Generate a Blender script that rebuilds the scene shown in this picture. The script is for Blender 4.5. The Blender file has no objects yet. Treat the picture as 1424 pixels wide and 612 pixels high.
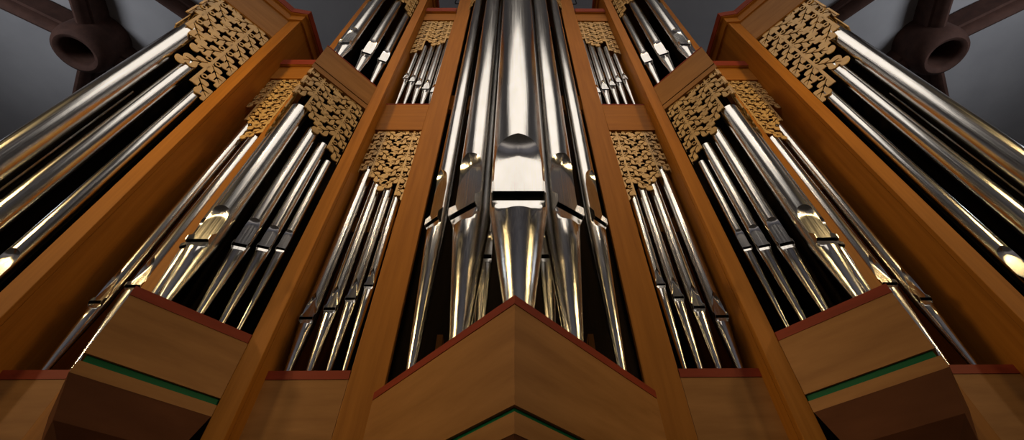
import bpy, bmesh, math, random
from mathutils import Vector
from mathutils.geometry import tessellate_polygon
random.seed(7)
S = 2.0            # metres per unit of the measured organ plan
CAMZ = 1.6
scn = bpy.context.scene
COL = scn.collection
W = lambda x, y, z: (x*S, y*S, CAMZ + z*S)

# ------------------------------------------------------------------ materials
def mat(name):
    m = bpy.data.materials.new(name); m.use_nodes = True
    nt = m.node_tree; b = nt.nodes['Principled BSDF']
    return m, nt, b
def ramp(nt, fac, stops):
    r = nt.nodes.new('ShaderNodeValToRGB'); e = r.color_ramp.elements
    e[0].position, e[0].color = stops[0][0], (*stops[0][1], 1)
    e[1].position, e[1].color = stops[-1][0], (*stops[-1][1], 1)
    for p, c in stops[1:-1]:
        k = e.new(p); k.color = (*c, 1)
    nt.links.new(fac, r.inputs[0]); return r.outputs[0]
def noise(nt, scale, vec_scale, detail=4, rough=.55, coord='Object', rot=(0, 0, 0)):
    tc = nt.nodes.new('ShaderNodeTexCoord'); mp = nt.nodes.new('ShaderNodeMapping')
    mp.inputs['Scale'].default_value = vec_scale; mp.inputs['Rotation'].default_value = rot
    n = nt.nodes.new('ShaderNodeTexNoise'); n.inputs['Scale'].default_value = scale
    n.inputs['Detail'].default_value = detail; n.inputs['Roughness'].default_value = rough
    nt.links.new(tc.outputs[coord], mp.inputs[0]); nt.links.new(mp.outputs[0], n.inputs['Vector'])
    return n.outputs['Fac']
def bump(nt, b, h, strength, dist=.01):
    bp = nt.nodes.new('ShaderNodeBump'); bp.inputs['Strength'].default_value = strength
    bp.inputs['Distance'].default_value = dist
    nt.links.new(h, bp.inputs['Height']); nt.links.new(bp.outputs[0], b.inputs['Normal'])
def wood(name, c1, c2, vs, rough=.5, spec=.12):
    m, nt, b = mat(name)
    f = noise(nt, 1.0, vs, 6, .6)
    nt.links.new(ramp(nt, f, [(.3, c1), (.7, c2)]), b.inputs['Base Color'])
    b.inputs['Roughness'].default_value = rough
    b.inputs['Specular IOR Level'].default_value = spec
    bump(nt, b, f, .12, .003)
    return m
WOODC1, WOODC2 = (.27, .098, .011), (.37, .140, .018)
M_POST = wood('pear_wood_upright', WOODC1, WOODC2, (34, 34, 1.6))
M_RAILW = wood('pear_wood_horizontal', WOODC1, WOODC2, (1.8, 1.8, 30))
M_BASE = wood('figured_pear_wood', (.27, .135, .052), (.38, .20, .082), (2.2, 2.2, 16))
M_PANEL = wood('pear_wood_panel', (.27, .122, .034), (.38, .180, .055), (2.2, 2.2, 16))
M_SHADEW = wood('interior_shade_wood', (.012, .008, .005), (.022, .014, .009), (20, 20, 2), .8)  # shade inside the case put into a near-black wood colour
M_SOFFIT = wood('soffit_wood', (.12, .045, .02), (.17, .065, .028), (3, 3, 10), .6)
M_REDP = wood('red_painted_wood', (.20, .030, .012), (.27, .042, .017), (3, 3, 20), .5)
M_GREEN = wood('green_painted_wood', (.0, .10, .035), (.0, .14, .05), (3, 3, 20), .5)
M_BLACK = wood('black_groove', (.008, .007, .006), (.012, .01, .008), (3, 3, 20), .7)

def metal(name, base, rlo, rhi, bumpk, fine=90):
    m, nt, b = mat(name)
    b.inputs['Metallic'].default_value = 1
    f = noise(nt, 1.0, (fine, fine, 1.2), 5, .65)
    g = noise(nt, 1.0, (9, 9, 3), 4, .6)
    nt.links.new(ramp(nt, g, [(.35, tuple(c*.86 for c in base)), (.65, base)]), b.inputs['Base Color'])
    mr = nt.nodes.new('ShaderNodeMapRange'); mr.inputs[1].default_value = .35; mr.inputs[2].default_value = .7
    mr.inputs[3].default_value = rlo; mr.inputs[4].default_value = rhi
    nt.links.new(f, mr.inputs[0]); nt.links.new(mr.outputs[0], b.inputs['Roughness'])
    bump(nt, b, f, bumpk, .002)
    return m
M_TIN = metal('polished_tin', (.70, .685, .66), .10, .24, .34, 150)
M_TINLIP = metal('burnished_tin_lip', (.74, .71, .67), .16, .26, .04)
M_MOUTHSHADE = wood('mouth_shade', (.006, .006, .006), (.01, .01, .01), (10, 10, 10), .9, .05)  # near-black standing for the shade within the pipe mouths

m, nt, b = mat('gilded_carving'); M_GILT = m
f = noise(nt, 1.0, (14, 14, 14), 4, .6)
nt.links.new(ramp(nt, f, [(.3, (.48, .30, .115)), (.7, (.66, .43, .17))]), b.inputs['Base Color'])
b.inputs['Roughness'].default_value = .42; b.inputs['Metallic'].default_value = .15

m, nt, b = mat('white_plaster'); M_PLASTER = m
f = noise(nt, 1.0, (.6, .6, .6), 8, .6)
nt.links.new(ramp(nt, f, [(.3, (.40, .38, .38)), (.7, (.50, .48, .47))]), b.inputs['Base Color'])
b.inputs['Roughness'].default_value = .9; bump(nt, b, f, .3, .02)
m, nt, b = mat('grey_stone_wall'); M_WALL = m
f = noise(nt, 1.0, (1.5, 1.5, 1.5), 8, .65)
nt.links.new(ramp(nt, f, [(.3, (.38, .37, .39)), (.7, (.48, .47, .49))]), b.inputs['Base Color'])
b.inputs['Roughness'].default_value = .9
m, nt, b = mat('red_sandstone'); M_STONE = m
f = noise(nt, 1.0, (4, 4, 4), 6, .6)
nt.links.new(ramp(nt, f, [(.3, (.055, .020, .011)), (.7, (.10, .040, .024))]), b.inputs['Base Color'])
b.inputs['Roughness'].default_value = .85; bump(nt, b, f, .4, .02)
m, nt, b = mat('stone_floor'); M_FLOOR = m
br = nt.nodes.new('ShaderNodeTexBrick'); br.inputs['Scale'].default_value = 1.2
br.inputs['Color1'].default_value = (.10, .085, .07, 1); br.inputs['Color2'].default_value = (.14, .12, .10, 1)
br.inputs['Mortar'].default_value = (.05, .045, .04, 1)
tc = nt.nodes.new('ShaderNodeTexCoord'); nt.links.new(tc.outputs['Object'], br.inputs['Vector'])
nt.links.new(br.outputs['Color'], b.inputs['Base Color']); b.inputs['Roughness'].default_value = .6
def emit(name, col, s):
    m, nt, b = mat(name)
    b.inputs['Base Color'].default_value = (*col, 1)
    b.inputs['Emission Color'].default_value = (*col, 1); b.inputs['Emission Strength'].default_value = s
    return m
M_IRON = wood('black_iron', (.01, .01, .012), (.02, .02, .02), (20, 20, 20), .5)

# ------------------------------------------------------------------ mesh helpers
class MB:
    def __init__(s): s.v = []; s.f = []
    def add(s, vs, fs):
        n = len(s.v); s.v += [tuple(q) for q in vs]; s.f += [tuple(i+n for i in q) for q in fs]
    def prism(s, poly, z0, z1):
        n = len(poly); vs = [W(x, y, z0) for x, y in poly] + [W(x, y, z1) for x, y in poly]
        fs = [tuple(range(n))[::-1], tuple(range(n, 2*n))] + [(i, (i+1) % n, n+(i+1) % n, n+i) for i in range(n)]
        s.add(vs, fs)
    def box(s, x0, x1, y0, y1, z0, z1):
        s.prism([(x0, y0), (x1, y0), (x1, y1), (x0, y1)], z0, z1)
    def build(s, name, mats, parent=None, smooth=None, origin=(0, 0, 0)):
        me = bpy.data.meshes.new(name)
        o3 = Vector(origin)
        me.from_pydata([tuple(Vector(q)-o3) for q in s.v], [], s.f)
        bm = bmesh.new(); bm.from_mesh(me)
        bmesh.ops.recalc_face_normals(bm, faces=bm.faces); bm.to_mesh(me); bm.free()
        me.materials.append(mats)
        if smooth is not None:
            for p in me.polygons: p.use_smooth = True
            me.set_sharp_from_angle(angle=math.radians(smooth))
        o = bpy.data.objects.new(name, me); COL.objects.link(o)
        if parent is not None: o.parent = parent
        else: o.location = origin
        return o
def empty(name, loc, rz=0, label=None, cat=None, group=None):
    o = bpy.data.objects.new(name, None); COL.objects.link(o)
    o.location = loc; o.rotation_euler = (0, 0, rz); o.empty_display_size = .1
    if label: o['label'] = label
    if cat: o['category'] = cat
    if group: o['group'] = group
    return o
def tag(o, label, cat, group=None):
    o['label'] = label; o['category'] = cat
    if group: o['group'] = group
def struct(name, mb, m, origin=(0, 0, 0)):
    o = mb.build(name, m, None, None, origin); o['kind'] = 'structure'; return o
def bevel(o, w=.004):
    md = o.modifiers.new('bevel', 'BEVEL'); md.width = w; md.segments = 2; md.limit_method = 'ANGLE'
    return o

# ------------------------------------------------------------------ organ pipes
def pipe_meshes(R, zt, zb, zm, za, zl, ztop, style, N):
    """plan units; heights from the toe. zb / zm: bottom / top of the mouth, za: tip of the upper lip, zl: foot of the lower lip"""
    w = .86*R; d = math.sqrt(R*R-w*w)
    thm = math.asin(w/R)
    nf = max(8, N//3 - (N//3) % 2)
    th = [-thm + 2*thm*i/nf for i in range(nf+1)]
    nb = N - nf
    th += [thm + (2*math.pi-2*thm)*i/nb for i in range(1, nb)]
    n = len(th)
    H = za-zm
    def hb(a):
        a = min(1, abs(a))
        if style == 'round': return H*(.62 + .38*(1-.45*a-.55*a**5))
        if style == 'high': return H*(.70 + .30*(1-.15*a-.85*a**2.6))
        if style == 'ogive': return H*(.12 + .88*(1-a**1.7))
        return H*(.06 + .94*(1-a**.95))
    L = (.85 if style in ('round', 'high') else .5)*R
    def pt(t, r, z): return (r*math.sin(t)*S, -r*math.cos(t)*S, z*S)
    body = MB()
    K = 18
    ztr = za+.35*R
    nrow = 1+K+1+3+1
    grid = []
    for j in range(nrow):
        for t in th:
            r = R
            tt = t if t <= math.pi else t-2*math.pi
            inside = abs(tt) <= thm+1e-6
            hx = hb(d*math.tan(tt)/w) if inside else hb(1)
            if j == 0: z = zb
            elif j <= K+1:
                u = (j-1)/K; z = zm+hx*(1-(1-u)**1.7)
            elif j <= K+4: z = zm+hx+(ztr-zm-hx)*((j-K-1)/3)**1.5
            else: z = ztop
            if inside and abs(tt) < thm-1e-6 and j < K+1:
                k = max(0, min(1, (hx-(z-zm))/L)); k = 1-(1-k)**2
                r = R + (d/math.cos(tt)-R)*k
            grid.append(pt(t, r, z))
    rows = list(range(nrow))
    fs = []
    for j in range(len(rows)-1):
        for i in range(n):
            if j == 0 and i < nf: continue          # the open mouth
            fs.append((j*n+i, j*n+(i+1) % n, (j+1)*n+(i+1) % n, (j+1)*n+i))
    top = (len(rows)-1)*n
    body.add(grid, fs)
    # rolled rim at the top, dark inside
    body.add([pt(t, R*.9, ztop) for t in th] + [pt(t, R, ztop) for t in th] + [pt(t, R*.9, ztop-R) for t in th] + [(0, 0, (ztop-R)*S)],
             [(i, (i+1) % n, n+(i+1) % n, n+i) for i in range(n)] + [(i, (i+1) % n, 2*n+(i+1) % n, 2*n+i) for i in range(n)]
             + [(2*n+i, 2*n+(i+1) % n, 3*n) for i in range(n)])
    foot = MB()
    Hl = zb-zl; rt = .24*R
    rows = [0] + [zl*.5, zl*.85] + [zl + Hl*i/10 for i in range(11)]
    grid = []
    for z in rows:
        for t in th:
            rc = rt + (R-rt)*(z/zb)
            r = rc
            tt = t if t <= math.pi else t-2*math.pi
            if abs(tt) < thm-1e-6:
                x = math.tan(tt)/math.tan(thm)
                dz = z-(zb-Hl*max(0, 1-x**4)**.5)
                if dz > 0:
                    k = min(1, dz/(.3*Hl)); k = k*k*(3-2*k)
                    r = rc + ((d*1.02+(zb-z)*.13)/math.cos(tt)-rc)*k
            grid.append(pt(t, r, z))
    fs = [(j*n+i, j*n+(i+1) % n, (j+1)*n+(i+1) % n, (j+1)*n+i) for j in range(len(rows)-1) for i in range(n)]
    fs.append(tuple(range(n))[::-1])
    foot.add(grid, fs)
    shade_blk = MB()      # black block added as the shade inside the open mouth
    pts = [(-w*.985, -d*.55), (w*.985, -d*.55), (w*.85, d*.5), (-w*.85, d*.5)]
    hh = (zm-zb)
    z0, z1 = zb-.1*hh, zm+.5*hh
    shade_blk.add([(x*S, y*S, z0*S) for x, y in pts]+[(x*S, y*S, z1*S) for x, y in pts],
             [(0, 1, 2, 3), (4, 5, 6, 7), (0, 1, 5, 4), (1, 2, 6, 5), (2, 3, 7, 6), (3, 0, 4, 7)])
    ears = []
    for sg in (-1, 1):
        e = MB(); t_ = .035*R
        prof = [(-d, zb-.45*Hl), (-d-.40*R, zb-.05*Hl), (-d-.42*R, zm), (-d*.95, zm+max(1.3*hh, .62*R)), (-d*.5, zm), (-d*.5, zb)]
        x0, x1 = sg*w, sg*(w+t_)
        m_ = len(prof)
        e.add([(x0*S, y*S, z*S) for y, z in prof]+[(x1*S, y*S, z*S) for y, z in prof],
              [tuple(range(m_)), tuple(range(m_, 2*m_))]+[(i, (i+1) % m_, m_+(i+1) % m_, m_+i) for i in range(m_)])
        ears.append(e)
    return body, foot, shade_blk, ears
def make_pipe(c, rz, R, z0, zb, zm, za, zl, ztop, style, N, label, group):
    root = empty('organ_pipe', W(c[0], c[1], z0), rz, label, 'organ pipe', group)
    body, foot, shade_blk, ears = pipe_meshes(R, z0, zb-z0, zm-z0, za-z0, zl-z0, ztop-z0, style, N)
    body.build('pipe_body', M_TIN, root, 32)
    foot.build('pipe_foot', M_TIN, root, 40)
    shade_blk.build('mouth_shade_block', M_MOUTHSHADE, root)
    for e in ears: e.build('ear', M_TINLIP, root)
    return root
def copy_pipe(src, c, rz, label):
    r = src.copy(); COL.objects.link(r)
    r.location = (c[0]*S, c[1]*S, src.location.z); r.rotation_euler = (0, 0, rz); r['label'] = label
    for ch in src.children:
        k = ch.copy(); COL.objects.link(k); k.parent = r
    return r
SL = 1.129
AF = math.atan2(SL, 1)           # turn of a tower face away from the front

# (centre, R, z toe, z mouth bottom, z mouth top, z lip tip, z lower lip, z top)
CZ, MZ, UZ = .4718, .5888, 1.8531
make_pipe((.008, .742), 0, .0714, CZ-.045, .797, .833, 1.038, .748, 3.55, 'round', 72,
          'largest polished tin pipe, standing at the prow of the centre tower', 'centre tower pipes')
for nm, fa, c, R, zb, zm, za, zl, zt in (
        ('broad', math.radians(35), (.1266, .8816), .0544, .921, .948, 1.178, .868, 3.3),
        ('slim', math.radians(40), (.2448, .9807), .0330, .991, 1.014, 1.245, .957, 3.1)):
    pl = None
    for s, sd in ((-1, 'left'), (1, 'right')):
        where = 'directly beside the prow pipe' if nm == 'broad' else 'next to the upright post'
        lab = f'{nm} tin pipe in the {sd} face of the centre tower, {where}'
        if pl is None: pl = make_pipe((s*c[0]+.003, c[1]), s*fa, R, CZ-.045, zb, zm, za, zl, zt, 'round', 56, lab, 'centre tower pipes')
        else: copy_pipe(pl, (s*c[0]+.003, c[1]), s*fa, lab)
    pl = None
# slim pipes of the rank behind, seen between the feet
pl = None
for s, sd in ((-1, 'left'), (1, 'right')):
    lab = f'thin inner pipe standing behind the front pipes, {sd} of the centre tower prow pipe'
    c = (s*.085, .93)
    if pl is None: pl = make_pipe(c, 0, .024, CZ-.045, .80, .815, .9, .78, 1.25, 'high', 32, lab, 'inner pipes of the centre tower')
    else: copy_pipe(pl, c, 0, lab)

TURN = math.radians(19)
XM, XF = .7942, 1.4588
ORD = ['second largest', 'third largest', 'smallest']
SIDES = ((-1, 'left'), (1, 'right'))
def both_faces(xc, pr, others, z0, style, N, tower, group, words):
    """prow pipe plus the pipes of the two faces, on both sides of the organ"""
    first = None
    for s, sd in SIDES:
        lab = f'{words[0]} pipe at the prow of the {sd} {tower}'
        if first is None: first = make_pipe((s*pr[0][0], pr[0][1]), 0, pr[1], z0, *pr[2:], style, N, lab, f'{sd} {group}')
        else: r = copy_pipe(first, (s*pr[0][0], pr[0][1]), 0, lab); r['group'] = f'{sd} {group}'
    for k, it in enumerate(others):
        first = None
        for s, sd in SIDES:
            for face, fn in ((1, 'inner'), (-1, 'outer')):
                dx = (xc-it[0][0])
                c = (s*(xc-dx*face), it[0][1])
                rz = s*(-TURN)*face
                lab = f'{words[k+1]} of the pipes in the {fn} face of the {sd} {tower}'
                if first is None: first = make_pipe(c, rz, it[1], z0, *it[2:], style, N, lab, f'{sd} {group}')
                else: r = copy_pipe(first, c, rz, lab); r['group'] = f'{sd} {group}'
both_faces(XM, ((.787, .8349), .0318, .770, .782, .892, .748, 1.435),
           [((.7292, .8822), .0205, .804, .815, .904, .788, 1.375),
            ((.6937, .9190), .0178, .832, .841, .914, .818, 1.335),
            ((.6642, .9455), .0135, .853, .861, .926, .842, 1.27)],
           MZ-.045, 'high', 48, 'middle tower, lower storey', 'middle tower lower storey pipes',
           ['big tin', 'broadest', 'middle-sized', 'slimmest'])
both_faces(XM, ((.785, .834), .0285, 2.017, 2.031, 2.185, 1.99, 2.92),
           [((.7195, .9007), .0246, 2.063, 2.079, 2.215, 2.04, 2.90),
            ((.6666, .9593), .0225, 2.111, 2.125, 2.233, 2.09, 2.80)],
           UZ-.03, 'high', 44, 'middle tower, upper storey', 'middle tower upper storey pipes',
           ['biggest tin', 'broader', 'slimmer'])
both_faces(XF, ((1.4588, .766), .0435, .61, .63, .78, .585, 2.03),
           [((1.3799, .8315), .0290, .65, .668, .79, .63, 1.80),
            ((1.3173, .8975), .0235, .684, .70, .805, .665, 1.69)],
           .515, 'round', 52, 'outermost tower', 'outermost tower pipes',
           ['fattest tin', 'broader', 'slimmer'])
def flat_pipes(items, z0, style, N, place, group):
    for c, R, zb, zm, za, zl, zt, wd in items:
        first = None
        for s, sd in SIDES:
            lab = f'{wd} in the {sd} {place}'
            if first is None: first = make_pipe((s*c[0], c[1]), 0, R, z0, zb, zm, za, zl, zt, style, N, lab, f'{sd} {group}')
            else: r = copy_pipe(first, (s*c[0], c[1]), 0, lab); r['group'] = f'{sd} {group}'
flat_pipes([((.5535, 1.034), .0205, .681, .690, .763, .666, 1.355, 'broadest pipe, beside the middle tower,'),
            ((.5000, 1.0305), .0185, .709, .718, .787, .695, 1.262, 'second broadest pipe'),
            ((.4531, 1.028), .0160, .741, .749, .812, .728, 1.218, 'third broadest pipe'),
            ((.4141, 1.0254), .0140, .785, .792, .848, .772, 1.18, 'slimmest pipe, beside the centre tower post,')],
           .4797, 'point', 36, 'inner flat, lower storey', 'inner flat lower storey pipes')
flat_pipes([((.5498, 1.025), .0135, 2.068, 2.076, 2.124, 2.055, 2.37, 'slimmest pipe, beside the middle tower,'),
            ((.5135, 1.0279), .0152, 2.039, 2.047, 2.105, 2.025, 2.47, 'second pipe from the middle tower'),
            ((.4743, 1.0265), .0158, 2.001, 2.009, 2.062, 1.985, 2.50, 'third pipe from the middle tower'),
            ((.4334, 1.0305), .0185, 1.962, 1.972, 2.051, 1.945, 2.53, 'broadest fully visible pipe'),
            ((.3925, 1.0282), .0162, 1.93, 1.938, 2.0, 1.915, 2.56, 'pipe half hidden by the centre tower post')],
           1.7563, 'ogive', 36, 'inner flat, upper storey', 'inner flat upper storey pipes')
flat_pipes([((1.1389, 1.0305), .0195, .732, .743, .849, .712, 1.64, 'outer of the two pipes'),
            ((1.0738, 1.0370), .0258, .788, .799, .895, .772, 1.55, 'inner of the two pipes, beside the middle tower,')],
           .4856, 'point', 40, 'outer flat', 'outer flat pipes')

# ------------------------------------------------------------------ carved oak-leaf screens
def smooth_closed(P, k=3):
    out = []; n = len(P)
    for i in range(n):
        p0, p1, p2, p3 = P[i-1], P[i], P[(i+1) % n], P[(i+2) % n]
        for j in range(k):
            t = j/k
            out.append(tuple(.5*((2*p1[a])+(-p0[a]+p2[a])*t+(2*p0[a]-5*p1[a]+4*p2[a]-p3[a])*t*t+(-p0[a]+3*p1[a]-3*p2[a]+p3[a])*t**3) for a in (0, 1)))
    return out
HALF = [(.0, .045), (.09, .06), (.12, .18), (.21, .30), (.31, .31), (.37, .21), (.42, .14), (.48, .30), (.58, .385), (.69, .34), (.74, .22), (.78, .14), (.86, .25), (.95, .22), (1.01, .09)]
LEAF = smooth_closed([(x, y) for x, y in HALF] + [(x, -y) for x, y in HALF[::-1]], 2)
VEIN0 = [(.06, .020), (.26, .024), (.40, .165), (.43, .150), (.335, .030), (.52, .026), (.66, .185), (.69, .165), (.60, .022), (.80, .012),
        (.80, -.012), (.60, -.022), (.69, -.165), (.66, -.185), (.52, -.026), (.335, -.030), (.43, -.150), (.40, -.165), (.26, -.024), (.06, -.020)]
VEIN = [(x, y*1.25 if abs(y) < .04 else y) for x, y in VEIN0]
def clip(poly, axis, lim, keep_less):
    out = []; n = len(poly)
    for i in range(n):
        a, b = poly[i-1], poly[i]
        ia = (a[axis] <= lim) if keep_less else (a[axis] >= lim)
        ib = (b[axis] <= lim) if keep_less else (b[axis] >= lim)
        if ia != ib:
            t = (lim-a[axis])/(b[axis]-a[axis]); out.append((a[0]+(b[0]-a[0])*t, a[1]+(b[1]-a[1])*t))
        if ib: out.append(b)
    return out
def extrude_poly(mb, outer, holes, to3, y0, y1):
    loops = [outer]+holes
    tris = tessellate_polygon([[Vector((x, z, 0)) for x, z in l] for l in loops])
    flat = [q for l in loops for q in l]; n = len(flat)
    vs = [to3(x, y0, z) for x, z in flat]+[to3(x, y1, z) for x, z in flat]
    fs = [tuple(t) for t in tris]+[tuple(i+n for i in t) for t in tris]
    k = 0
    for l in loops:
        m_ = len(l)
        for i in range(m_):
            a, b = k+i, k+(i+1) % m_
            fs.append((a, b, b+n, a+n))
        k += m_
    mb.add(vs, fs)
def screen(P0, u, nin, length, ztop, steps, stems, pitch, reach, parent, label=None, thick=.0045, name='carved_screen'):
    """P0 plan start, u unit direction along the face, nin unit normal into the case"""
    mb = MB(); cnt = [0]
    def to3(s_, dpt, z): return W(P0[0]+u[0]*s_+nin[0]*dpt, P0[1]+u[1]*s_+nin[1]*dpt, z)
    def zb(s_):
        for a, b_, z in steps:
            if a <= s_ < b_: return z
        return steps[-1][2] if s_ >= steps[-1][1] else steps[0][2]
    def emitp(poly, holes=()):
        q = poly
        for ax, lim, less in ((0, .002, False), (0, length-.002, True), (1, ztop, True)):
            if len(q) > 2: q = clip(q, ax, lim, less)
        if len(q) < 3: return
        hs = []
        for h in holes:
            for ax, lim, less in ((0, .004, False), (0, length-.004, True), (1, ztop-.002, True)):
                if len(h) > 2: h = clip(h, ax, lim, less)
            if len(h) > 2: hs.append(h)
        cnt[0] += 1
        off = .0004*(cnt[0] % 3)
        extrude_poly(mb, q, hs, to3, off, off+thick)
    for si, s0 in enumerate(stems):
        low = min(zb(s0-.01), zb(s0+.01))
        z = ztop + pitch*1.0 - (si % 2)*pitch*.5
        lastz = ztop
        while z > low - pitch:
            for sg in (-1, 1):
                tip = s0+sg*reach*.72
                zlow = z-pitch*.74
                if zlow < zb(min(max(tip, 0), length-1e-4))-.25*pitch: continue
                ang = math.radians(-48)
                L = reach*1.5
                wf = .99*pitch*math.cos(ang)/(L*.77)
                ca, sa = math.cos(ang), math.sin(ang)
                z_ = z
                T = lambda x, y: (s0+sg*(.004+(x*ca-y*sa)*L), z_+(x*sa+y*ca)*L)
                lastz = min(lastz, z_)
                emitp([T(x, y*wf) for x, y in LEAF], [[T(x, y*1.05*wf) for x, y in VEIN]])
                # eyelet beside the stem
                rr = pitch*.12; cx_, cz_ = s0+sg*(rr*1.0+pitch*.05), z_+pitch*.20
                ring = [(cx_+rr*math.cos(t*math.pi/6), cz_+rr*math.sin(t*math.pi/6)) for t in range(12)]
                hol = [(cx_+.56*rr*math.cos(t*math.pi/6), cz_+.56*rr*math.sin(t*math.pi/6)) for t in range(12)]
                emitp(ring, [hol])
            z -= pitch
        sw = pitch*.055
        emitp([(s0-sw, lastz-pitch*.45), (s0+sw, lastz-pitch*.45), (s0+sw, ztop), (s0-sw, ztop)])
    o = mb.build(name, M_GILT, parent)
    if label: o['label'] = label
    return o

# ------------------------------------------------------------------ the case
FLOOR = -CAMZ/S
def strip_v(mb, pts, t, z0, z1, out=0.0):
    """a board that follows the two faces of a prow; pts = end, prow, end in plan"""
    (ax, ay), (bx, by), (cx, cy) = pts
    k = 1.336*t; o = 1.336*out
    def shift(p, dd): return (p[0], p[1]+dd)
    outer = [shift(p, -o) for p in pts]; inner = [shift(p, k) for p in pts][::-1]
    mb.prism(outer+inner, z0, z1)
def tower(root, xc, pts, base, uppers, posts, floor_z, top, ztop_case, yback, label_side):
    loc = Vector(root.location)
    def B(name, mb, m, lab=None, par=root, bw=None):
        # parts are modelled in world space; shift into the thing's own frame
        mb.v = [tuple(Vector(q)-loc) for q in mb.v]
        o = mb.build(name, m, par)
        if lab: o['label'] = lab
        if bw: bevel(o, bw)
        return o
    # base: red rail, panel, groove, lower board, soffit
    z0, z1, zg0, zg1, zl = base
    mb = MB(); strip_v(mb, pts, .03, z1, z0, .0015); B('rail', mb, M_REDP, 'red-painted rail capping the prow-shaped base')
    mb = MB(); strip_v(mb, pts, .03, zg0, z1-.0003); B('base_panel', mb, M_PANEL)
    mb = MB(); strip_v(mb, [(p[0], p[1]+.009) for p in pts], .03, zg1-.001, zg0); B('groove', mb, M_GREEN, 'green strip in the groove of the base')
    mb = MB(); strip_v(mb, pts, .03, zl, zg1); B('lower_board', mb, M_PANEL)
    mb = MB()
    inner = [(p[0]*.999+xc*.001, p[1]+.03) for p in pts]
    mb.prism([inner[0], inner[1], inner[2]], z0-.06, z0-.045); B('windchest', mb, M_SHADEW)
    ye = pts[0][1]
    mb = MB()
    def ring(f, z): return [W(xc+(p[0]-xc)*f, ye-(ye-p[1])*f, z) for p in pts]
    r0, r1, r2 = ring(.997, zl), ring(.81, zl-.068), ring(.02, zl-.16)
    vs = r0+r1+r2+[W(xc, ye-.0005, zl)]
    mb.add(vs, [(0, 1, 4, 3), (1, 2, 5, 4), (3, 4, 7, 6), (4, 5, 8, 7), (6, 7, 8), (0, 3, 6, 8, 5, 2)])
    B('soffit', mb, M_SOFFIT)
    # posts and side boards
    for (x0, x1, yf, side_x) in posts:
        mb = MB(); mb.box(min(x0, x1), max(x0, x1), yf, yf+.016, FLOOR, ztop_case); B('post', mb, M_POST, bw=.004)
        xs, sgn = side_x
        mb = MB(); mb.box(min(xs, xs+sgn*.016), max(xs, xs+sgn*.016), yf+.016, yback, FLOOR, ztop_case); B('side_panel', mb, M_POST)
        mb = MB(); mb.box(min(xs+sgn*.0162, xs+sgn*.021), max(xs+sgn*.0162, xs+sgn*.021), yf+.0165, yback-.021, FLOOR, ztop_case-.01); B('shade_lining', mb, M_SHADEW, 'added board coloured as the shade inside the case')  # thin dark sheet painting the interior shade over the side panel
    # beams between storeys
    for (za, zb_, zc, zd) in uppers:      # top, groove top, groove bottom, bottom
        mb = MB(); strip_v(mb, pts, .03, za-.007, za, .001); B('rail', mb, M_REDP, 'thin red rail above the wooden beam')
        mb = MB(); strip_v(mb, pts, .03, zb_, za-.0072); B('beam', mb, M_PANEL)
        mb = MB(); strip_v(mb, [(p[0], p[1]+.006) for p in pts], .03, zc-.001, zb_+.001); B('groove', mb, M_BLACK, 'black groove in the beam')
        mb = MB(); strip_v(mb, pts, .03, zd, zc); B('moulding', mb, M_PANEL)
        mb = MB(); mb.prism([(p[0], p[1]+.03) for p in pts], za-.05, za-.03); B('windchest', mb, M_SHADEW)
    # frieze, fascia and cornice at the top
    f0, f1, c0, c1 = top
    mb = MB(); strip_v(mb, pts, .03, f0, f1); B('frieze', mb, M_PANEL)
    xs = [p[0] for p in posts]+[p[1] for p in posts]
    xa, xb = min(xs), max(xs)
    yf = posts[0][2]
    def crown(o, z0_, z1_, nm, m, lab=None):
        mb = MB()
        pl = [(xa-o, yback), (xa-o, yf-o*.6), (pts[0][0], yf-o*1.2), (pts[1][0], pts[1][1]-o*1.4), (pts[2][0], yf-o*1.2), (xb+o, yf-o*.6), (xb+o, yback)]
        mb.prism(pl, z0_, z1_); B(nm, mb, m, lab)
    crown(.010, f1, c0, 'fascia', M_RAILW)
    crown(.022, c0, c0+.006, 'cornice_moulding', M_RAILW)
    crown(.026, c0+.006, c1-.004, 'cornice', M_REDP, 'red-painted crowning cornice')
    mb = MB(); mb.box(xa+.017, xb-.017, yback-.02, yback, FLOOR, ztop_case-.01); B('back_panel', mb, M_SHADEW)
    return B

def ulen(a, b):
    d = (b[0]-a[0], b[1]-a[1]); l = math.hypot(*d); return (d[0]/l, d[1]/l), l
def v_screens(B, root, xc, pts, ztop, steps, stems, pitch, reach):
    """steps / stems measured from the post towards the prow"""
    loc = Vector(root.location)
    for end in (0, 2):
        u, l = ulen(pts[end], pts[1])
        n = (-u[1], u[0])
        if n[1] < 0: n = (-n[0], -n[1])
        P0 = (pts[end][0]+n[0]*.006, pts[end][1]+n[1]*.006)
        o = screen(P0, u, n, l, ztop, steps, stems, pitch, reach, root)
        for v in o.data.vertices: v.co -= loc
YB = 1.36
# centre tower
cpts = [(-.32, 1.0), (0, .6386), (.32, 1.0)]
root = empty('organ_tower_case', W(0, .9, FLOOR), 0, 'wide prow-shaped wooden centre tower of the organ case', 'organ case', 'organ case sections')
B = tower(root, 0, cpts, (.4718, .454, .283, .2735, .244), [], [(-.3874, -.3004, 1.0, (-.3874, 1)), (.3004, .3874, 1.0, (.3874, -1))],
          FLOOR, (3.45, 3.66, 3.72, 3.78), 3.72, YB, 'centre')
v_screens(B, root, 0, cpts, 3.45, [(0, .03, 3.0), (.03, .08, 3.08), (.08, .2, 3.2), (.2, .35, 3.28), (.35, .5, 3.36)], [.06, .19, .32, .43], .085, .066)
for zr in (1.98,):
    for sg in (-1, 1):
        mb = MB(); mb.box(min(sg*.10, sg*.33), max(sg*.10, sg*.33), 1.10, 1.125, zr-.07, zr+.07)
        B('pipe_rack', mb, M_POST, 'wooden rack board behind the pipes')
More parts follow.
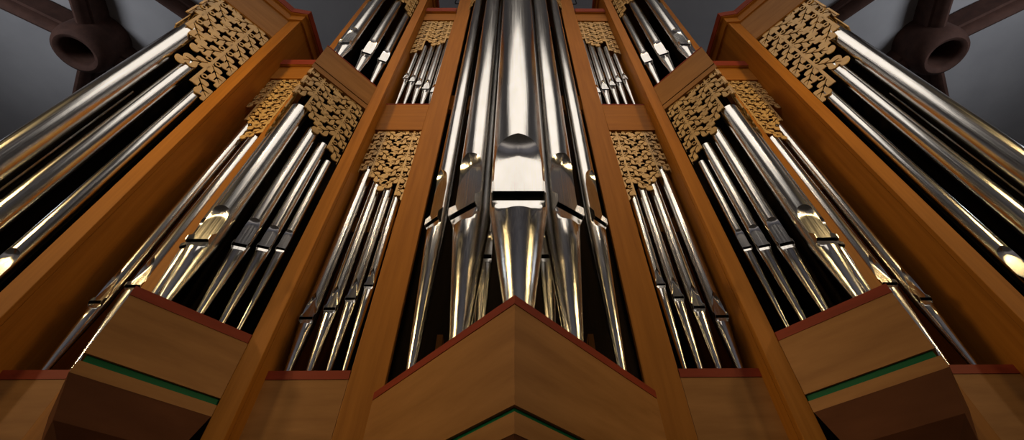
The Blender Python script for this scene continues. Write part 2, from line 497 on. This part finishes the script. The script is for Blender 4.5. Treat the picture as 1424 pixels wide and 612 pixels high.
for sg in (-1, 1):
    mb = MB(); mb.box(sg*.215-.008, sg*.215+.008, 1.13, 1.16, CZ-.06, .70); B('pipe_support', mb, M_POST)
# middle towers
for s, sd in SIDES:
    pts = [(s*.6278, .9491), (s*XM, .7602), (s*(2*XM-.6278), .9491)]
    if s < 0: pts = pts[::-1]
    root = empty('organ_tower_case', W(s*XM, .95, FLOOR), 0, f'tall narrow prow-shaped wooden tower between the {sd} flats', 'organ case', 'organ case sections')
    B = tower(root, s*XM, pts, (.5888, .5670, .4378, .423, .3999), [(1.8531, 1.690, 1.683, 1.6531)],
              [(s*.5801, s*.6278, .9491, (s*.5801, s)), (s*.9239, s*.9809, .9491, (s*.9809, -s))],
              FLOOR, (3.05, 3.24, 3.30, 3.36), 3.30, YB, sd)
    v_screens(B, root, s*XM, pts, 1.6531, [(0, .03, 1.255), (.03, .064, 1.285), (.064, .15, 1.365), (.15, .20, 1.43), (.20, .26, 1.495)], [.053, .186], .076, .068)
    v_screens(B, root, s*XM, pts, 3.05, [(0, .05, 2.73), (.05, .15, 2.83), (.15, .26, 2.9)], [.053, .186], .076, .068)
# outermost towers
for s, sd in SIDES:
    pts = [(s*1.2642, .9017), (s*XF, .6820), (s*1.6534, .9017)]
    if s < 0: pts = pts[::-1]
    root = empty('organ_tower_case', W(s*XF, .95, FLOOR), 0, f'low broad prow-shaped wooden tower at the {sd} end of the organ', 'organ case', 'organ case sections')
    B = tower(root, s*XF, pts, (.56, .54, .40, .388, .365), [],
              [(s*1.2002, s*1.2642, .9017, (s*1.2002, s)), (s*1.6534, s*1.7174, .9017, (s*1.7174, -s))],
              FLOOR, (2.304, 2.53, 2.59, 2.65), 2.59, YB, sd)
    v_screens(B, root, s*XF, pts, 2.304, [(0, .05, 1.665), (.05, .09, 1.71), (.09, .165, 1.795), (.165, .215, 1.915), (.215, .26, 1.965), (.26, .31, 2.04)], [.082, .249], .112, .088)
# flats
def flat(x0, x1, side, sd, which, levels, screens, racks):
    xa, xb = (x0, x1) if side > 0 else (-x1, -x0)
    root = empty('organ_flat_case', W((xa+xb)/2, 1.0, FLOOR), 0, f'{which} recessed wooden flat {sd} of centre', 'organ case', 'organ case sections')
    loc = Vector(root.location)
    def B(name, mb, m, lab=None):
        mb.v = [tuple(Vector(q)-loc) for q in mb.v]; o = mb.build(name, m, root)
        if lab: o['label'] = lab
        return o
    zr0, zr1 = levels['base']
    mb = MB(); mb.box(xa, xb, .9985, 1.015, zr1, zr0); B('rail', mb, M_REDP, 'red-painted rail above the base panel')
    mb = MB(); mb.box(xa, xb, 1.0, 1.015, FLOOR, zr1-.0003); B('base_panel', mb, M_PANEL)
    mb = MB(); mb.box(xa, xb, 1.0152, 1.30, zr0-.06, zr0-.045); B('windchest', mb, M_SHADEW)
    for (a, b_) in levels.get('beams', []):
        mb = MB(); mb.box(xa, xb, .999, 1.015, a-.008, a); B('rail', mb, M_REDP, 'thin red rail above the beam')
        mb = MB(); mb.box(xa, xb, 1.0, 1.015, b_, a-.0082); B('beam', mb, M_RAILW)
        mb = MB(); mb.box(xa, xb, 1.0152, 1.30, a-.05, a-.03); B('windchest', mb, M_SHADEW)
    f0, c0, c1 = levels['top']
    mb = MB(); mb.box(xa, xb, 1.0, 1.03, f0, c0); B('frieze', mb, M_RAILW)
    mb = MB(); mb.box(xa, xb, .989, 1.34, c0, c0+.005); B('cornice_moulding', mb, M_RAILW)
    mb = MB(); mb.box(xa, xb, .986, 1.34, c0+.0052, c1); B('cornice', mb, M_REDP, 'red-painted cornice on the flat')
    mb = MB(); mb.box(xa, xb, YB-.04, YB-.02, FLOOR, c0); B('back_panel', mb, M_SHADEW)
    for zr in racks:
        mb = MB(); mb.box(xa, xb, 1.085, 1.10, zr-.035, zr+.035); B('pipe_rack', mb, M_RAILW, 'wooden rack board behind the pipes')
    for (zt, steps, stems, pitch, reach) in screens:
        # s runs from the outer end (away from centre) inwards, as the steps are given
        if side < 0: P0, u = (-x1, 1.006), (1, 0)
        else: P0, u = (x1, 1.006), (-1, 0)
        o = screen(P0, u, (0, 1), x1-x0, zt, steps, stems, pitch, reach, root)
        for v in o.data.vertices: v.co -= loc
    return root, B
for s, sd in SIDES:
    root, B = flat(.3874, .5801, s, sd, 'inner', dict(base=(.5247, .5036), beams=[(1.7863, 1.5724)], top=(2.8366, 2.957, 3.021)),
         [(1.5724, [(0, .04, 1.335), (.04, .08, 1.28), (.08, .14, 1.22), (.14, .2, 1.165)], [.049, .163], .068, .061),
          (2.8366, [(0, .03, 2.365), (.03, .13, 2.475), (.13, .15, 2.50), (.15, .2, 2.56)], [.058, .172], .068, .061)], [1.10, 2.26])
    root, B = flat(.9809, 1.2002, s, sd, 'outer', dict(base=(.5306, .5082), top=(2.0321, 2.160, 2.217)),
         [(2.0321, [(0, .05, 1.73), (.05, .10, 1.645), (.10, .22, 1.555)], [.045, .155], .068, .061)], [1.32])

# ------------------------------------------------------------------ the church
HC = 11.0 + CAMZ          # vault height
XW, Y0, Y1 = 19.0, -17.0, 12.0
mb = MB(); mb.add([(-XW, Y0, 0), (XW, Y0, 0), (XW, Y1, 0), (-XW, Y1, 0), (-XW, Y0, -.3), (XW, Y0, -.3), (XW, Y1, -.3), (-XW, Y1, -.3)],
                  [(0, 1, 2, 3), (4, 5, 6, 7), (0, 1, 5, 4), (1, 2, 6, 5), (2, 3, 7, 6), (3, 0, 4, 7)])
struct('floor', mb, M_FLOOR)
def wallbox(name, x0, x1, y0, y1, z0=0, z1=HC+1.2):
    mb = MB(); mb.add([(x0, y0, z0), (x1, y0, z0), (x1, y1, z0), (x0, y1, z0), (x0, y0, z1), (x1, y0, z1), (x1, y1, z1), (x0, y1, z1)],
                      [(0, 1, 2, 3), (4, 5, 6, 7), (0, 1, 5, 4), (1, 2, 6, 5), (2, 3, 7, 6), (3, 0, 4, 7)])
    return struct(name, mb, M_WALL)
wallbox('wall_left', -XW-.4, -XW, Y0, Y1); wallbox('wall_right', XW, XW+.4, Y0, Y1)
wallbox('wall_back', -XW, XW, Y1, Y1+.4); wallbox('wall_front', -XW, XW, Y0-.4, Y0)
# vault webs: gently sagging plaster over the ribs, with an opening for the added glowing panel
WX, WY0, WY1 = 3.9, -8.4, -1.40
nx, ny = 60, 46
mb = MB()
xs = [-XW + 2*XW*i/nx for i in range(nx+1)]; ys = [Y0+(Y1-Y0)*j/ny for j in range(ny+1)]
xs = sorted(set([round(x, 3) for x in xs if min(abs(x-WX), abs(x+WX)) > .2]+[-WX, WX])); ys = sorted(set([round(y, 3) for y in ys if min(abs(y-WY0), abs(y-WY1)) > .2]+[WY0, WY1]))
def vz(x, y):
    if -WX-.01 <= x <= WX+.01 and WY0-.01 <= y <= WY1+.01: return HC+.3
    return HC + .3 + .35*math.sin(x*.42)**2*math.sin((y-1)*.5)**2
vs = [(x, y, vz(x, y)) for y in ys for x in xs]; fs = []
for j in range(len(ys)-1):
    for i in range(len(xs)-1):
        cxm, cym = (xs[i]+xs[i+1])/2, (ys[j]+ys[j+1])/2
        if abs(cxm) < WX and WY0 < cym < WY1: continue
        a = j*len(xs)+i; fs.append((a, a+1, a+1+len(xs), a+len(xs)))
mb.add(vs, fs)
o = struct('ceiling', mb, M_PLASTER)
for p in o.data.polygons: p.use_smooth = True
mb = MB(); z = HC+.34
mb.add([(-WX, WY0, z), (WX, WY0, z), (WX, WY1, z), (-WX, WY1, z)], [(0, 3, 2, 1)])
M_GLOW = emit('added_ceiling_glow', (1.0, .92, .82), 1.4)  # added emissive sheet in place of a brightly lit nave ceiling
struct('glow_panel_1', mb, M_GLOW)

def rib_path(pts, r, name):
    """sandstone rib with a rounded, filleted section along a path"""
    prof = [(-1, 3.2), (-1, .45), (-.72, .3), (-.66, -.2), (-.38, -.72), (0, -.92), (.38, -.72), (.66, -.2), (.72, .3), (1, .45), (1, 3.2)]
    n = len(prof); mb = MB(); vs = []
    for i, p in enumerate(pts):
        a = Vector(pts[max(0, i-1)]); b = Vector(pts[min(len(pts)-1, i+1)])
        t = (b-a).normalized(); side = Vector((-t.y, t.x, 0)).normalized(); up = side.cross(t)*-1
        if up.z < 0: up = -up
        for x, z_ in prof: vs.append(tuple(Vector(p)+side*x*r+up*z_*r))
    fs = [(i*n+j, i*n+(j+1) % n, (i+1)*n+(j+1) % n, (i+1)*n+j) for i in range(len(pts)-1) for j in range(n)]
    fs += [tuple(range(n)), tuple(range((len(pts)-1)*n, len(pts)*n))]
    mb.add(vs, fs)
    o = mb.build(name, M_STONE, None, 50); o['kind'] = 'structure'; return o
h = 11.0
def cpt(a, b_, dz=0): return (a*h, b_*h, HC+dz)
k = 1
for s in (-1, 1):
    C0 = (s*.965, .410)
    # ring boss
    mb = MB(); n = 40
    prof = [(.36, .95), (.34, -.05), (.38, -.14), (.46, -.17), (.54, -.12), (.60, .02), (.62, .18), (.60, .95)]
    vs = []
    for i in range(n):
        a = 2*math.pi*i/n
        for r, z_ in prof: vs.append((C0[0]*h+r*math.cos(a), C0[1]*h+r*math.sin(a), HC+z_-.35))
    m_ = len(prof)
    fs = [(i*m_+j, i*m_+j+1, ((i+1) % n)*m_+j+1, ((i+1) % n)*m_+j) for i in range(n) for j in range(m_-1)]
    mb.add(vs, fs)
    o = mb.build(f'trim_{k}', M_STONE, None, 50); o['kind'] = 'structure'; k += 1
    mb = MB(); mb.add([(C0[0]*h+.37*math.cos(2*math.pi*i/n), C0[1]*h+.37*math.sin(2*math.pi*i/n), HC+.15) for i in range(n)], [tuple(range(n))])
    o = mb.build(f'trim_{k}', M_BLACK); o['kind'] = 'structure'; k += 1
    for dx, dy, L in ((-.13, -.095, .84), (.035, -.10, .84), (-.095, .115, .84), (.10, .11, .84)):
        l = math.hypot(dx, dy); dx, dy = dx/l, dy/l
        pts = []
        for i in range(9):
            q = .046+(L-.046)*i/8
            pts.append(((C0[0]+(-1 if s > 0 else 1)*dx*q)*h, (C0[1]+dy*q)*h, HC-.02-.06*math.sin(math.pi*q)))
        rib_path(pts, .19, f'trim_{k}'); k += 1
    # rib passing behind the outermost tower
    rib_path([(s*(.15+.13*i)*h, (.91-.13*i)*h, HC) for i in range(11)], .19, f'trim_{k}'); k += 1

# iron hooks hanging above the inner flats
for s, sd in SIDES:
    base = Vector(W(s*.497, 1.2, 3.80))
    mb = MB(); path = []
    for i in range(15):
        a = -math.pi*1.15 + i*math.pi*1.15/14
        path.append(base+Vector((s*.045*math.cos(a)-s*.045, 0, .045*math.sin(a))))
    path.append(Vector((base.x, base.y, HC+.3)))
    n = 10; vs = []
    for i, q in enumerate(path):
        t = (path[min(i+1, len(path)-1)]-path[max(i-1, 0)]).normalized(); sd_ = Vector((0, 1, 0)); up = t.cross(sd_)
        for j in range(n): vs.append(q+(sd_*math.cos(2*math.pi*j/n)+up*math.sin(2*math.pi*j/n))*.009)
    mb.add(vs, [(i*n+j, i*n+(j+1) % n, (i+1)*n+(j+1) % n, (i+1)*n+j) for i in range(len(path)-1) for j in range(n)])
    o = mb.build('hanging_hook', M_IRON, None, 60)
    tag(o, f'small black iron hook hanging from the vault above the {sd} inner flat', 'hook', 'iron hooks under the vault')
# ------------------------------------------------------------------ lights
def area(name, loc, target, size, energy, col, shape='DISK', spread=math.pi):
    l = bpy.data.lights.new(name, 'AREA'); l.energy = energy; l.color = col; l.shape = shape; l.size = size; l.spread = spread
    o = bpy.data.objects.new(name, l); COL.objects.link(o); o.location = loc
    o.rotation_euler = (Vector(target)-Vector(loc)).to_track_quat('-Z', 'Y').to_euler()
    return o
for s in (-1, 1):
    area('spot_lamp', (s*2.0, -4.0, 9.6), (s*.6, 1.9, 6.6), .3, 7 if s < 0 else 6, (1.0, .72, .40), spread=math.radians(44))
    area('aisle_lamp', (s*4.0, -1.1, 5.0), (s*1.9, 1.8, 4.9), .65, 23 if s < 0 else 17, (1.0, .70, .30), spread=math.radians(84))
    area('vault_fill', (s*12.0, 1.5, 9.0), (s*8.6, 3.6, 12.6), 2.0, 115, (.84, .90, 1.0))  # added cool fill that brightens the vault, no real fixture
    area('side_wall_fill', (s*9, -9, 8), (s*14, -16, 5), 3.0, 80, (.84, .86, 1.0))  # unseen fill lifting the side walls that the pipe feet mirror
for s, e_ in ((-1, 8), (1, 5)):
    area('low_lamp', (s*6.3, -2.2, 4.6), (0, 1.7, 3.0), .35, e_, (1.0, .74, .42), spread=math.radians(46))
area('ceiling_upfill', (0, -5.5, 3.2), (0, -4.5, 12), 6.0, 40, (1.0, .88, .76))  # added warm fill, lightens the ceiling reflected on the centre pipe flanks
area('nave_wall_fill', (0, -9, 7), (0, -17, 5), 4.0, 150, (.90, .90, 1.0))  # added fill on the far wall, for reflections in the feet
wd = bpy.data.worlds.new('world'); scn.world = wd; wd.use_nodes = True
wd.node_tree.nodes['Background'].inputs[0].default_value = (.05, .055, .08, 1)
wd.node_tree.nodes['Background'].inputs[1].default_value = 1.0

# ------------------------------------------------------------------ camera
from mathutils import Matrix
cam = bpy.data.cameras.new('camera'); co = bpy.data.objects.new('camera', cam); COL.objects.link(co)
cam.sensor_width = 36; cam.lens = 618.5055/1424*36
cam.shift_x = -(726.1739-712)/1424; cam.shift_y = (277.2191-306)/1424
p, yw, rl = math.radians(48.661), math.radians(1.1171), math.radians(.8909)
def unyaw(v): c, s_ = math.cos(-yw), math.sin(-yw); return Vector((v[0]*c-v[1]*s_, v[0]*s_+v[1]*c, v[2]))
def camvec(x, y, dd):
    # undo the roll in the image, then the pitch, then the yaw
    c, s_ = math.cos(-rl), math.sin(-rl); x, y = x*c-y*s_, x*s_+y*c
    return unyaw((x, dd*math.cos(p)-y*math.sin(p), dd*math.sin(p)+y*math.cos(p)))
R3 = Matrix((camvec(1, 0, 0), camvec(0, 1, 0), -camvec(0, 0, 1))).transposed()
co.matrix_world = Matrix.Translation((.0032*S, 0, CAMZ)) @ R3.to_4x4()
cam.clip_start = .02
scn.camera = co
scn.view_settings.view_transform = 'Standard'; scn.view_settings.look = 'None'
scn.view_settings.gamma = 1; scn.view_settings.exposure = 0; scn.view_settings.use_curve_mapping = False
